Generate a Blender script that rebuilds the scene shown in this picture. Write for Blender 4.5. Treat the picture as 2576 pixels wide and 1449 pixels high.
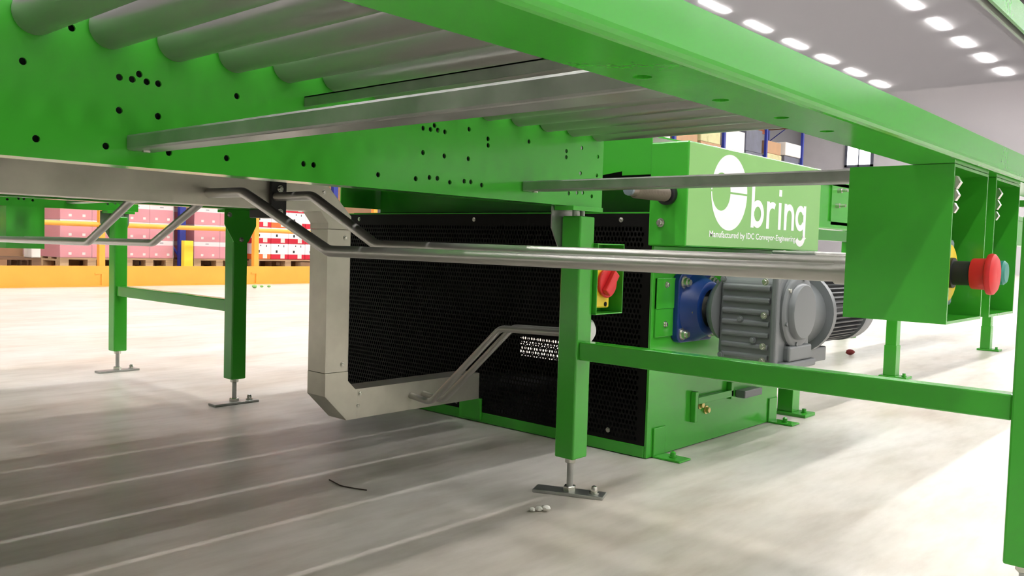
import bpy, bmesh, math, random
from mathutils import Vector, Matrix
random.seed(7)
for o in list(bpy.data.objects): bpy.data.objects.remove(o)
S = bpy.context.scene
COL = S.collection

# ------------------------------------------------------------------ camera
R_ = Vector((0.665912, -0.745428, 0.029957)); U_ = Vector((0.01693, 0.055245, 0.998329)); F_ = Vector((0.745838, 0.664293, -0.049408))
cd = bpy.data.cameras.new('camera'); cam = bpy.data.objects.new('camera', cd); COL.objects.link(cam)
cd.sensor_width = 36.0; cd.lens = 36.0 * 2141.91 / 2576.0; cd.clip_start = 0.01; cd.clip_end = 200
m = Matrix((R_, U_, -F_)).transposed().to_4x4(); m.translation = Vector((0, 0, 0.59)); cam.matrix_world = m
S.camera = cam

# ------------------------------------------------------------------ world, exposure
W = bpy.data.worlds.new('world'); S.world = W; W.use_nodes = True
W.node_tree.nodes['Background'].inputs[0].default_value = (0.9, 0.95, 1.0, 1)
W.node_tree.nodes['Background'].inputs[1].default_value = 0.05
S.view_settings.view_transform = 'Standard'; S.view_settings.look = 'None'
S.view_settings.gamma = 1.0; S.view_settings.use_curve_mapping = False
S.view_settings.exposure = 2.42
LAMP_H = 8.0
LAMP_ROWS = {-17.2: 13.0, -12.5: 15.0, -7.8: 20.0, -3.1: 30.0, 1.6: 30.0, 6.3: 30.0, 11.0: 30.0}

# ------------------------------------------------------------------ materials
def srgb(r, g, b):
    f = lambda c: (c / 12.92 if c <= 0.04045 else ((c + 0.055) / 1.055) ** 2.4)
    return (f(r / 255), f(g / 255), f(b / 255), 1)
MAT = {}
def mat(name, col, rough=0.5, metal=0.0, bump=0.0, bscale=200.0, var=0.0, vscale=6.0, emit=None, estr=0.0, stretch=(1, 1, 1), spec=0.5, coat=0.0):
    M = bpy.data.materials.new(name); M.use_nodes = True; nt = M.node_tree; N = nt.nodes; L = nt.links
    p = N['Principled BSDF']; p.inputs['Roughness'].default_value = rough; p.inputs['Metallic'].default_value = metal
    p.inputs['Specular IOR Level'].default_value = spec; p.inputs['Coat Weight'].default_value = coat
    p.inputs['Base Color'].default_value = col
    if emit: p.inputs['Emission Color'].default_value = emit; p.inputs['Emission Strength'].default_value = estr
    if var or bump:
        tc = N.new('ShaderNodeTexCoord'); mp = N.new('ShaderNodeMapping'); mp.inputs['Scale'].default_value = stretch
        L.new(tc.outputs['Object'], mp.inputs['Vector'])
    if var:
        n = N.new('ShaderNodeTexNoise'); n.inputs['Scale'].default_value = vscale; n.inputs['Detail'].default_value = 5
        L.new(mp.outputs[0], n.inputs['Vector'])
        r = N.new('ShaderNodeMapRange'); r.inputs['From Min'].default_value = 0.3; r.inputs['From Max'].default_value = 0.7
        r.inputs['To Min'].default_value = 1 - var; r.inputs['To Max'].default_value = 1 + var
        L.new(n.outputs['Fac'], r.inputs['Value'])
        mx = N.new('ShaderNodeVectorMath'); mx.operation = 'SCALE'; mx.inputs[0].default_value = col[:3]
        L.new(r.outputs[0], mx.inputs['Scale']); L.new(mx.outputs[0], p.inputs['Base Color'])
        r2 = N.new('ShaderNodeMapRange'); r2.inputs['From Min'].default_value = 0.3; r2.inputs['From Max'].default_value = 0.7
        r2.inputs['To Min'].default_value = max(0.03, rough * 0.85); r2.inputs['To Max'].default_value = min(1, rough * 1.15)
        L.new(n.outputs['Fac'], r2.inputs['Value']); L.new(r2.outputs[0], p.inputs['Roughness'])
    if bump:
        n2 = N.new('ShaderNodeTexNoise'); n2.inputs['Scale'].default_value = bscale; n2.inputs['Detail'].default_value = 2
        L.new(mp.outputs[0], n2.inputs['Vector'])
        b = N.new('ShaderNodeBump'); b.inputs['Strength'].default_value = bump; b.inputs['Distance'].default_value = 0.002
        L.new(n2.outputs['Fac'], b.inputs['Height']); L.new(b.outputs[0], p.inputs['Normal'])
    MAT[name] = M; return M
GREEN = mat('green_paint', srgb(62, 165, 47), 0.17, bump=0.025, bscale=120, spec=0.5)
GALV = mat('galvanised_steel', srgb(170, 172, 168), 0.36, 0.85, var=0.14, vscale=22, stretch=(1, 1, 1))
PIPE = mat('conduit_steel', srgb(186, 184, 178), 0.30, 0.7)
TRUNK = mat('trunking_sheet', srgb(206, 202, 188), 0.38, 0.75, var=0.10, vscale=12)
ROLL = mat('roller_steel', srgb(178, 176, 172), 0.34, 0.75, var=0.10, vscale=14, stretch=(3, 0.15, 3))
COVER = mat('cover_sheet', srgb(176, 172, 176), 0.03, 0.35)
ZINC = mat('zinc_bolt', srgb(200, 200, 190), 0.25, 0.9)
BRASS = mat('brass_bolt', srgb(205, 185, 120), 0.3, 0.8)
BLACK = mat('black_sheet', srgb(13, 12, 11), 0.5, 0.0, var=0.15, vscale=20)
RUBBER = mat('black_plastic', srgb(28, 28, 30), 0.5)
SHEET = mat('black_perforated_sheet', srgb(14, 13, 11), 0.6, spec=0.15)
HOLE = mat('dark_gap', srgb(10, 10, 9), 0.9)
RED = mat('red_plastic', srgb(214, 40, 44), 0.45, var=0.05, vscale=30)
YELLOW = mat('yellow_plastic', srgb(238, 208, 40), 0.4)
TEAL = mat('teal_plastic', srgb(52, 142, 130), 0.4)
GREYPL = mat('grey_plastic', srgb(126, 140, 148), 0.45)
WHITEPL = mat('white_plastic', srgb(236, 236, 234), 0.4)
BLUE = mat('blue_cast_paint', srgb(20, 52, 116), 0.35, bump=0.05, bscale=80)
MOTOR = mat('grey_cast_paint', srgb(106, 110, 112), 0.36, bump=0.05, bscale=90)
MOTORD = mat('dark_motor_paint', srgb(74, 76, 78), 0.45)
HOSE = mat('ribbed_hose', srgb(120, 110, 98), 0.4, 0.3)
WHITE = mat('white_vinyl', srgb(246, 246, 246), 0.45)
ORANGE = mat('barrier_yellow', srgb(242, 166, 62), 0.42, var=0.05, vscale=3)
RACKBLUE = mat('rack_blue', srgb(36, 50, 140), 0.45)
RACKORANGE = mat('rack_orange', srgb(214, 110, 50), 0.5)
PROTECT = mat('protector_yellow', srgb(236, 214, 60), 0.45)
WOOD = mat('pallet_wood', srgb(190, 160, 125), 0.75, var=0.2, vscale=12, stretch=(0.3, 3, 3))
WOODD = mat('pallet_wood_old', srgb(120, 92, 70), 0.8, var=0.25, vscale=10, stretch=(0.3, 3, 3))
WALLM = mat('wall_panel', srgb(214, 210, 214), 0.6, var=0.03, vscale=2)
CEILM = mat('ceiling_panel', srgb(60, 60, 62), 0.8)
HOUS = mat('lamp_housing', srgb(220, 220, 220), 0.5)
LAMPM = {}
for y, s in LAMP_ROWS.items():
    if s not in LAMPM: LAMPM[s] = mat('lamp_diffuser', (1, 1, 1, 1), 0.5, emit=(1.0, 0.98, 0.955, 1), estr=s)
WINLIT = mat('lit_window', (1, 1, 1, 1), 0.4, emit=(0.95, 0.98, 1, 1), estr=4.0)
PAPER = mat('crumpled_paper', srgb(232, 230, 222), 0.8)
TWIG = mat('dark_cable_tie', srgb(60, 52, 40), 0.6)
REDBIT = mat('red_scrap', srgb(120, 30, 30), 0.7)
GREENBIT = mat('green_scrap', srgb(120, 170, 90), 0.7)
BRN = mat('brown_carton', srgb(176, 138, 104), 0.7, var=0.08, vscale=6)
GRYC = mat('grey_goods', srgb(96, 98, 112), 0.5, var=0.2, vscale=5)
WHTC = mat('white_carton', srgb(226, 222, 216), 0.6)
YELC = mat('wrapped_goods', srgb(196, 190, 140), 0.3, var=0.15, vscale=4)

def floor_mat():
    M = bpy.data.materials.new('polished_concrete'); M.use_nodes = True; nt = M.node_tree; N = nt.nodes; L = nt.links
    p = N['Principled BSDF']; tc = N.new('ShaderNodeTexCoord')
    def noise(scale, st, det=6, rgh=0.6):
        mp = N.new('ShaderNodeMapping'); mp.inputs['Scale'].default_value = st; L.new(tc.outputs['Object'], mp.inputs['Vector'])
        n = N.new('ShaderNodeTexNoise'); n.inputs['Scale'].default_value = scale; n.inputs['Detail'].default_value = det
        n.inputs['Roughness'].default_value = rgh
        L.new(mp.outputs[0], n.inputs['Vector']); return n
    a = noise(1.6, (0.5, 1, 1)); b = noise(7, (0.35, 1, 1)); c = noise(26, (0.25, 1, 1), 4); d = noise(11, (0.4, 1.4, 1), 8, 0.7)
    def ramp(n, els):
        r = N.new('ShaderNodeValToRGB'); L.new(n.outputs['Fac'], r.inputs[0])
        while len(r.color_ramp.elements) < len(els): r.color_ramp.elements.new(0.5)
        for e, (pos, col) in zip(r.color_ramp.elements, els): e.position = pos; e.color = col
        return r
    base = ramp(a, [(0.3, srgb(196, 185, 172)), (0.55, srgb(208, 202, 195)), (0.75, srgb(215, 211, 207))])
    st = ramp(b, [(0.30, (0.82, 0.79, 0.76, 1)), (0.5, (0.98, 0.98, 0.98, 1)), (0.7, (1.03, 1.03, 1.03, 1))])
    fn = ramp(c, [(0.30, (0.88, 0.88, 0.87, 1)), (0.6, (1, 1, 1, 1))])
    sp = ramp(d, [(0.24, (0.45, 0.42, 0.38, 1)), (0.30, (1, 1, 1, 1))])
    out = base.outputs[0]
    for o in (st, fn, sp):
        mx = N.new('ShaderNodeMix'); mx.data_type = 'RGBA'; mx.blend_type = 'MULTIPLY'; mx.inputs[0].default_value = 1
        L.new(out, mx.inputs[6]); L.new(o.outputs[0], mx.inputs[7]); out = mx.outputs[2]
    L.new(out, p.inputs['Base Color'])
    rr = N.new('ShaderNodeMapRange'); rr.inputs['To Min'].default_value = 0.32; rr.inputs['To Max'].default_value = 0.42; p.inputs['Specular IOR Level'].default_value = 0.28
    L.new(b.outputs['Fac'], rr.inputs['Value']); L.new(rr.outputs[0], p.inputs['Roughness'])
    bp = N.new('ShaderNodeBump'); bp.inputs['Strength'].default_value = 0.08; bp.inputs['Distance'].default_value = 0.003
    L.new(c.outputs['Fac'], bp.inputs['Height']); L.new(bp.outputs[0], p.inputs['Normal'])
    return M
FLOORM = floor_mat()
def banded(name, cols, axis='Z'):
    """printed carton: flat colour bands by height of the carton (0..1)"""
    M = bpy.data.materials.new(name); M.use_nodes = True; nt = M.node_tree; N = nt.nodes; L = nt.links
    p = N['Principled BSDF']; p.inputs['Roughness'].default_value = 0.4
    tc = N.new('ShaderNodeTexCoord'); sx = N.new('ShaderNodeSeparateXYZ'); L.new(tc.outputs['Generated'], sx.inputs[0])
    r = N.new('ShaderNodeValToRGB'); r.color_ramp.interpolation = 'CONSTANT'; L.new(sx.outputs[axis], r.inputs[0])
    while len(r.color_ramp.elements) < len(cols): r.color_ramp.elements.new(0.5)
    for e, (pos, c) in zip(r.color_ramp.elements, cols): e.position = pos; e.color = c
    L.new(r.outputs[0], p.inputs['Base Color']); return M
PINKC = banded('pink_carton', [(0, srgb(212, 100, 120)), (0.74, srgb(236, 220, 222))])
REDC = banded('red_white_carton', [(0, srgb(206, 30, 56)), (0.33, srgb(236, 230, 232))])
ORNC = banded('orange_white_carton', [(0, srgb(226, 110, 52)), (0.33, srgb(232, 226, 230))])
def film_mat():
    M = bpy.data.materials.new('stretch_film'); M.use_nodes = True; nt = M.node_tree; N = nt.nodes; L = nt.links
    o = N['Material Output']; p = N['Principled BSDF']; p.inputs['Base Color'].default_value = (0.95, 0.93, 0.93, 1); p.inputs['Roughness'].default_value = 0.25
    t = N.new('ShaderNodeBsdfTransparent'); mx = N.new('ShaderNodeMixShader'); mx.inputs[0].default_value = 0.24
    L.new(t.outputs[0], mx.inputs[1]); L.new(p.outputs[0], mx.inputs[2]); L.new(mx.outputs[0], o.inputs['Surface']); return M
FILM = film_mat()

# ------------------------------------------------------------------ helpers
BASE = {}
def tag(o, label, cat, group=None):
    o['label'] = label; o['category'] = cat
    if group: o['group'] = group
    return o
def thing(name, label, cat, loc=(0, 0, 0), group=None):
    o = bpy.data.objects.new(name, None); COL.objects.link(o); o.location = loc; o.empty_display_size = 0.05
    BASE[o.name] = Vector(loc); return tag(o, label, cat, group)
def obj(name, bm, m, parent=None, smooth=False, bevel=0.0, label=None, kind=None, seg=2, origin=None):
    """verts are in world space; a child is stored relative to its thing's base"""
    me = bpy.data.meshes.new(name); bmesh.ops.recalc_face_normals(bm, faces=bm.faces[:]) if smooth != 'raw' else None
    bm.to_mesh(me); bm.free(); o = bpy.data.objects.new(name, me); COL.objects.link(o); me.materials.append(m)
    b = BASE[parent.name] if parent else (Vector(origin) if origin is not None else Vector((0, 0, 0)))
    me.transform(Matrix.Translation(-b))
    if parent: o.parent = parent; BASE[o.name] = b
    else: o.location = b; BASE[o.name] = b
    if smooth is True:
        for p in me.polygons: p.use_smooth = True
        me.set_sharp_from_angle(angle=math.radians(38))
    if bevel:
        md = o.modifiers.new('bevel', 'BEVEL'); md.width = bevel; md.segments = seg; md.limit_method = 'ANGLE'; md.angle_limit = math.radians(40)
    if label: o['label'] = label
    if kind: o['kind'] = kind
    return o
def B(): return bmesh.new()
def box(bm, x0, x1, y0, y1, z0, z1):
    v = [bm.verts.new(p) for p in ((x0, y0, z0), (x1, y0, z0), (x1, y1, z0), (x0, y1, z0), (x0, y0, z1), (x1, y0, z1), (x1, y1, z1), (x0, y1, z1))]
    for f in ((3, 2, 1, 0), (4, 5, 6, 7), (0, 1, 5, 4), (1, 2, 6, 5), (2, 3, 7, 6), (3, 0, 4, 7)): bm.faces.new([v[i] for i in f])
    return bm
def bx(*a): return box(B(), *a)
def frame(d):
    d = Vector(d).normalized(); a = Vector((0, 0, 1)) if abs(d.z) < 0.9 else Vector((1, 0, 0))
    u = d.cross(a).normalized(); return u, d.cross(u).normalized()
def lathe(bm, p0, axis, prof, seg=24, cap=True):
    """prof: list of (distance along axis, radius)"""
    p0 = Vector(p0); ax = Vector(axis).normalized(); u, w = frame(ax); rings = []
    for t, r in prof:
        rings.append([bm.verts.new(p0 + ax * t + (u * math.cos(a) + w * math.sin(a)) * max(r, 1e-5)) for a in [2 * math.pi * i / seg for i in range(seg)]])
    for A, C in zip(rings, rings[1:]):
        for i in range(seg): bm.faces.new((A[i], A[(i + 1) % seg], C[(i + 1) % seg], C[i]))
    if cap: bm.faces.new(rings[0][::-1]); bm.faces.new(rings[-1])
    return bm
def cyl(bm, p0, p1, r, seg=20):
    p0 = Vector(p0); p1 = Vector(p1); return lathe(bm, p0, p1 - p0, [(0, r), ((p1 - p0).length, r)], seg)
def hexnut(bm, p0, axis, r, h): return lathe(bm, p0, axis, [(0, r), (h * 0.85, r), (h, r * 0.85)], 6)
def boltbm(p0, axis, r=0.007, h=0.006):
    bm = B(); lathe(bm, p0, axis, [(0, r * 1.5), (h * 0.25, r * 1.5), (h * 0.25, r), (h * 0.9, r), (h, r * 0.8)], 12); return bm
def bendpath(pts, rad, n=8):
    pts = [Vector(p) for p in pts]; out = [pts[0]]
    for a, b, c in zip(pts, pts[1:], pts[2:]):
        d0 = (a - b).normalized(); d1 = (c - b).normalized(); ang = math.acos(max(-1, min(1, d0.dot(d1))))
        t = min(rad / math.tan(ang / 2), (a - b).length * 0.49, (c - b).length * 0.49)
        p, q = b + d0 * t, b + d1 * t
        for i in range(n + 1):
            s = i / n; out.append(p * (1 - s) ** 2 + b * 2 * s * (1 - s) + q * s * s)
    out.append(pts[-1]); return out
def tube(bm, path, r, seg=16):
    rings = []; path = [Vector(p) for p in path]
    u = None
    for i, p in enumerate(path):
        d = (path[min(i + 1, len(path) - 1)] - path[max(i - 1, 0)]).normalized()
        if u is None: u, w = frame(d)
        else: u = (u - d * u.dot(d)).normalized(); w = d.cross(u)
        rr = r[i] if isinstance(r, (list, tuple)) else r
        rings.append([bm.verts.new(p + (u * math.cos(a) + w * math.sin(a)) * rr) for a in [2 * math.pi * k / seg for k in range(seg)]])
    for A, C in zip(rings, rings[1:]):
        for i in range(seg): bm.faces.new((A[i], A[(i + 1) % seg], C[(i + 1) % seg], C[i]))
    bm.faces.new(rings[0][::-1]); bm.faces.new(rings[-1]); return bm
def prism(bm, poly, fn0, fn1):
    a = [bm.verts.new(fn0(*p)) for p in poly]; b = [bm.verts.new(fn1(*p)) for p in poly]
    bm.faces.new(a[::-1]); bm.faces.new(b)
    for i in range(len(poly)): bm.faces.new((a[i], a[(i + 1) % len(poly)], b[(i + 1) % len(poly)], b[i]))
    return bm
def prism_x(poly, x0, x1, bm=None): return prism(bm or B(), poly, lambda y, z: (x0, y, z), lambda y, z: (x1, y, z))
def prism_y(poly, y0, y1, bm=None): return prism(bm or B(), poly, lambda x, z: (x, y0, z), lambda x, z: (x, y1, z))
def cut(o, cutter_bm):
    me = bpy.data.meshes.new('cutter'); bmesh.ops.recalc_face_normals(cutter_bm, faces=cutter_bm.faces[:]); cutter_bm.to_mesh(me); cutter_bm.free()
    c = bpy.data.objects.new('cutter', me); COL.objects.link(c)
    md = o.modifiers.new('holes', 'BOOLEAN'); md.object = c; md.operation = 'DIFFERENCE'; md.solver = 'EXACT'
    bpy.context.view_layer.update(); dg = bpy.context.evaluated_depsgraph_get()
    new = bpy.data.meshes.new_from_object(o.evaluated_get(dg)); o.modifiers.remove(md); old = o.data; o.data = new
    bpy.data.objects.remove(c); bpy.data.meshes.remove(me); bpy.data.meshes.remove(old)
def copy_tree(o, parent=None):
    c = o.copy(); COL.objects.link(c); c.parent = parent
    if parent: c.matrix_parent_inverse = o.matrix_parent_inverse.copy()
    for ch in o.children: copy_tree(ch, c)
    return c
def struct(name, bm, m):
    o = obj(name, bm, m); o['kind'] = 'structure'; return o

# ------------------------------------------------------------------ the hall
struct('floor', bx(-12, 42, -21, 18, -0.2, 0), FLOORM)
struct('ceiling', bx(-12, 42, -21, 18, 8.35, 8.5), CEILM)
struct('wall_back', bx(-12, 42, 18, 18.2, 0, 8.35), mat('grey_wall_panel', srgb(116, 113, 116), 0.6))
struct('wall_right', bx(42, 42.2, -21, 18, 0, 8.35), WALLM)
struct('wall_front', bx(-12, 42, -21.2, -21, 0, 8.35), mat('white_wall_panel', srgb(236, 234, 232), 0.6))
struct('wall_left', bx(-12.2, -12, -21, 18, 0, 8.35), bpy.data.materials['grey_wall_panel'])
w = struct('window_1', bx(41.93, 41.97, 14.62, 15.72, 5.0, 6.3), WINLIT)
wf = B()
for y0, y1 in ((14.5, 14.62), (15.15, 15.2), (15.72, 15.84)): box(wf, 41.88, 42.0, y0, y1, 4.9, 6.4)
for z0, z1 in ((4.88, 5.0), (6.3, 6.42)): box(wf, 41.88, 42.0, 14.5, 15.84, z0, z1)
obj('window_frame', wf, GRYC, w)

# lamps: rows of linear luminaires hung under the roof
lamp0 = None
hb = B(); box(hb, -0.78, 0.78, -0.09, 0.09, 0.0, 0.09); box(hb, -0.6, -0.58, -0.01, 0.01, 0.09, 0.35); box(hb, 0.58, 0.6, -0.01, 0.01, 0.09, 0.35)
for row, s in LAMP_ROWS.items():
    first = None
    for k in range(17):
        x = -8.5 + 2.9 * k
        if first is None:
            L_ = thing('ceiling_light', 'linear ceiling light hanging in a long row under the hall roof', 'lamp', (x, row, LAMP_H), 'ceiling lights in rows')
            BASE[L_.name] = Vector((0, 0, 0))
            obj('housing', hb.copy(), HOUS, L_); obj('diffuser', bx(-0.76, 0.76, -0.075, 0.075, -0.012, -0.001), LAMPM[s], L_)
            first = L_
        else:
            c = copy_tree(first); c.location = (x, row, LAMP_H)

# ------------------------------------------------------------------ roller conveyor
Z0, Z1 = 0.687, 0.885
def rail_profile(out, inn):
    """C-section open to the outside; out/inn = y of lip and of web"""
    s = 1 if inn > out else -1; t = 0.0035
    P = [(inn, Z0), (inn, Z1), (out, Z1), (out, Z1 - 0.028), (out + s * t, Z1 - 0.028), (out + s * t, Z1 - t), (inn - s * t, Z1 - t),
         (inn - s * t, Z0 + t), (out + s * t, Z0 + t), (out + s * t, Z0 + 0.03), (out, Z0 + 0.03)]
    r = 0.006
    for i in range(5):
        a = math.pi / 2 * i / 4; P.append((out + s * (r - r * math.cos(a)), Z0 + r - r * math.sin(a)))
    return P
PITCH = 0.0954
HOLES = [(0.406, 0.81), (0.53, 0.81), (0.548, 0.81), (0.558, 0.819), (0.569, 0.81), (0.586, 0.81), (0.53, 0.764), (0.586, 0.763), (0.422, 0.712), (0.512, 0.712), (0.603, 0.712), (0.696, 0.713), (0.712, 0.811), (0.837, 0.717), (0.857, 0.717), (1.104, 0.809), (1.123, 0.809), (1.133, 0.818), (1.142, 0.81), (1.161, 0.809), (1.105, 0.763), (1.161, 0.762), (1.228, 0.822), (1.228, 0.763), (1.284, 0.809), (1.285, 0.796), (1.414, 0.818), (0.997, 0.712), (1.088, 0.712), (1.123, 0.717), (1.144, 0.717), (1.178, 0.712), (1.218, 0.717), (1.237, 0.717), (1.269, 0.713), (1.546, 0.811), (1.546, 0.797), (1.604, 0.824), (1.602, 0.765), (1.667, 0.765), (1.668, 0.81), (1.56, 0.715), (1.591, 0.719), (1.613, 0.72), (1.649, 0.714), (0.466, 0.865), (0.13, 0.81), (0.15, 0.81), (0.05, 0.712), (0.24, 0.712)]
LEGX, LW = 1.58, 0.056
def leg(parent, x, y, rot, top=0.664, plate='bolted', outward=1):
    lg = obj('leg', bx(x, x + LW, y, y + LW, 0.09, top), GREEN, parent, bevel=0.004)
    cx, cy = x + LW / 2, y + LW / 2
    r = B(); cyl(r, (cx, cy, 0.008), (cx, cy, 0.095), 0.008, 14)
    obj('threaded_rod', r, GALV, lg, True)
    n = B(); hexnut(n, (cx, cy, 0.090), (0, 0, -1), 0.014, 0.014); obj('nut', n, ZINC, lg)
    n = B(); hexnut(n, (cx, cy, 0.008), (0, 0, 1), 0.016, 0.013); obj('nut', n, ZINC, lg)
    pl = bx(-0.086, 0.086, -0.024, 0.024, 0.0, 0.008); pl.transform(Matrix.Translation((cx, cy, 0)) @ Matrix.Rotation(rot, 4, 'Z'))
    obj('foot_plate', pl, GALV, lg, bevel=0.0015)
    d = Vector((math.cos(rot), math.sin(rot), 0)) * 0.06
    a = B(); lathe(a, (cx + d.x, cy + d.y, 0.008), (0, 0, 1), [(0, 0.012), (0.003, 0.012), (0.003, 0.0085), (0.012, 0.0085), (0.017, 0.006), (0.019, 0.001)], 12)
    obj('anchor_bolt', a, ZINC, lg, True)
    tp = B(); box(tp, x - 0.03, x + LW + 0.03, y, y + LW, top + 0.012, Z0 - 0.0002); obj('top_plate', tp, GREEN, lg, bevel=0.001)
    sp = B(); cyl(sp, (cx - 0.012, cy, top), (cx - 0.012, cy, top + 0.012), 0.008); cyl(sp, (cx + 0.014, cy, top), (cx + 0.014, cy, top + 0.012), 0.006)
    obj('spacer', sp, GALV, lg)
    yo = y + LW + 0.001 if outward > 0 else y - 0.004
    g = prism_y([(x - 0.036, Z0 - 0.001), (x + LW + 0.03, Z0 - 0.001), (x + LW + 0.03, 0.632), (x + LW, 0.575), (x + LW / 2 + 0.006, 0.566), (x + LW / 2 - 0.006, 0.566), (x, 0.575), (x - 0.036, 0.635)], yo, yo + 0.003)
    gp = obj('gusset_plate', g, GALV if outward > 0 else GREEN, lg)
    for gx, gz in ((x - 0.018, 0.668), (x + LW + 0.012, 0.668), (cx, 0.583)):
        obj('bolt', boltbm((gx, yo + 0.0015 + 0.0016 * outward, gz), (0, outward, 0), 0.006, 0.006), ZINC, gp)
    return lg
def conveyor(label, rot):
    t = thing('roller_conveyor', label, 'conveyor', (1.6, 0.755, 0))
    xa, xb = -2.1, 1.69
    near = obj('side_rail', prism_x(rail_profile(0.230, 0.286), xa, xb), GREEN, t)
    hb = B()
    for hx, hy in ((0.408, 0.270), (0.497, 0.269), (0.583, 0.267), (0.664, 0.266)): cyl(hb, (hx, hy, Z0 - 0.01), (hx, hy, Z0 + 0.02), 0.0055, 12)
    cut(near, hb)
    obj('rail_cover', bx(xa + 0.01, xb - 0.01, 0.2365, 0.239, Z0 + 0.006, Z1 - 0.006), COVER, near)
    far = obj('side_rail', prism_x(rail_profile(1.278, 1.222), xa, xb), GREEN, t)
    hb = B()
    for hx, hz in HOLES: cyl(hb, (hx, 1.215, hz), (hx, 1.235, hz), 0.0049, 12)
    cut(far, hb)
    obj('rail_cover', bx(xa + 0.01, xb - 0.01, 1.269, 1.2715, Z0 + 0.006, Z1 - 0.006), COVER, far)
    # rollers
    me = None
    for k in range(-25, 14):
        x = 0.418 + PITCH * k
        if x > 1.67 or x < xa + 0.03: continue
        if me is None:
            b = B(); lathe(b, (0, 0.289 - 0.755, 0.873), (0, 1, 0), [(0, 0.018), (0.0, 0.0265), (0.003, 0.028), (0.927, 0.028), (0.930, 0.0265), (0.930, 0.018)], 36)
            tmp = bpy.data.meshes.new('roller'); bmesh.ops.recalc_face_normals(b, faces=b.faces[:]); b.to_mesh(tmp); b.free(); tmp.materials.append(ROLL)
            for p in tmp.polygons: p.use_smooth = True
            tmp.set_sharp_from_angle(angle=math.radians(35)); me = tmp
        o = bpy.data.objects.new('roller', me); COL.objects.link(o); o.parent = t; o.location = (x - 1.6, 0, 0)
    # cross members
    for bxx in (0.539, 1.393, -0.6):
        u = B(); box(u, bxx, bxx + 0.04, 0.2875, 1.2205, 0.709, 0.7305); o = obj('cross_bar', u, GALV, t, bevel=0.003)
        for yy in (0.31, 1.20):
            s = B(); cyl(s, (bxx + 0.02, yy, 0.709), (bxx + 0.02, yy, 0.7065), 0.006, 12); obj('bolt', s, ZINC, o)
    u = B(); box(u, 0.835, 0.838, 0.2875, 1.2205, 0.812, 0.8285); box(u, 0.835, 0.865, 0.2875, 1.2205, 0.8265, 0.8285)
    obj('angle_bar', u, GALV, t)
    leg(t, LEGX, 1.20, rot, outward=1)
    leg(t, LEGX, 0.25, math.radians(0), outward=-1)
    leg(t, -1.0, 1.20, 0, outward=1); leg(t, -1.0, 0.25, 0, outward=-1)
    for x in (LEGX, -1.0):
        obj('brace', bx(x + 0.009, x + 0.047, 0.3065, 1.1995, 0.327, 0.370), GREEN, t, bevel=0.003)
    return t
A = conveyor('near green roller conveyor with perforated side rail filling the top of the view', math.radians(-66))
Bc = conveyor('green roller conveyor farther left with two legs standing on bright floor', 0.0)
Bc.location = (1.6 - 0.012, 0.755 + 2.452, 0)
for g in (A, Bc): g['group'] = 'parallel roller conveyors'
# unseen plank walkway added between the two lines to shade the floor strip
T = thing('unseen_shade_walkway', 'added unseen plank walkway shading the floor between the two parallel roller conveyors', 'walkway', (0, 1.98, 0.80))
for x in (-1.95, -0.6, 0.3, 1.62): obj('bearer', bx(x, x + 0.04, 1.2785, 2.6815, 0.80, 0.8195), GALV, T)
for k in range(6): obj('plank', bx(-2.1, 1.69 if k < 1 else 2.027, 1.29 + 0.231 * k, 1.29 + 0.231 * k + 0.225, 0.82, 0.845), BLACK, T, bevel=0.002)

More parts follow.
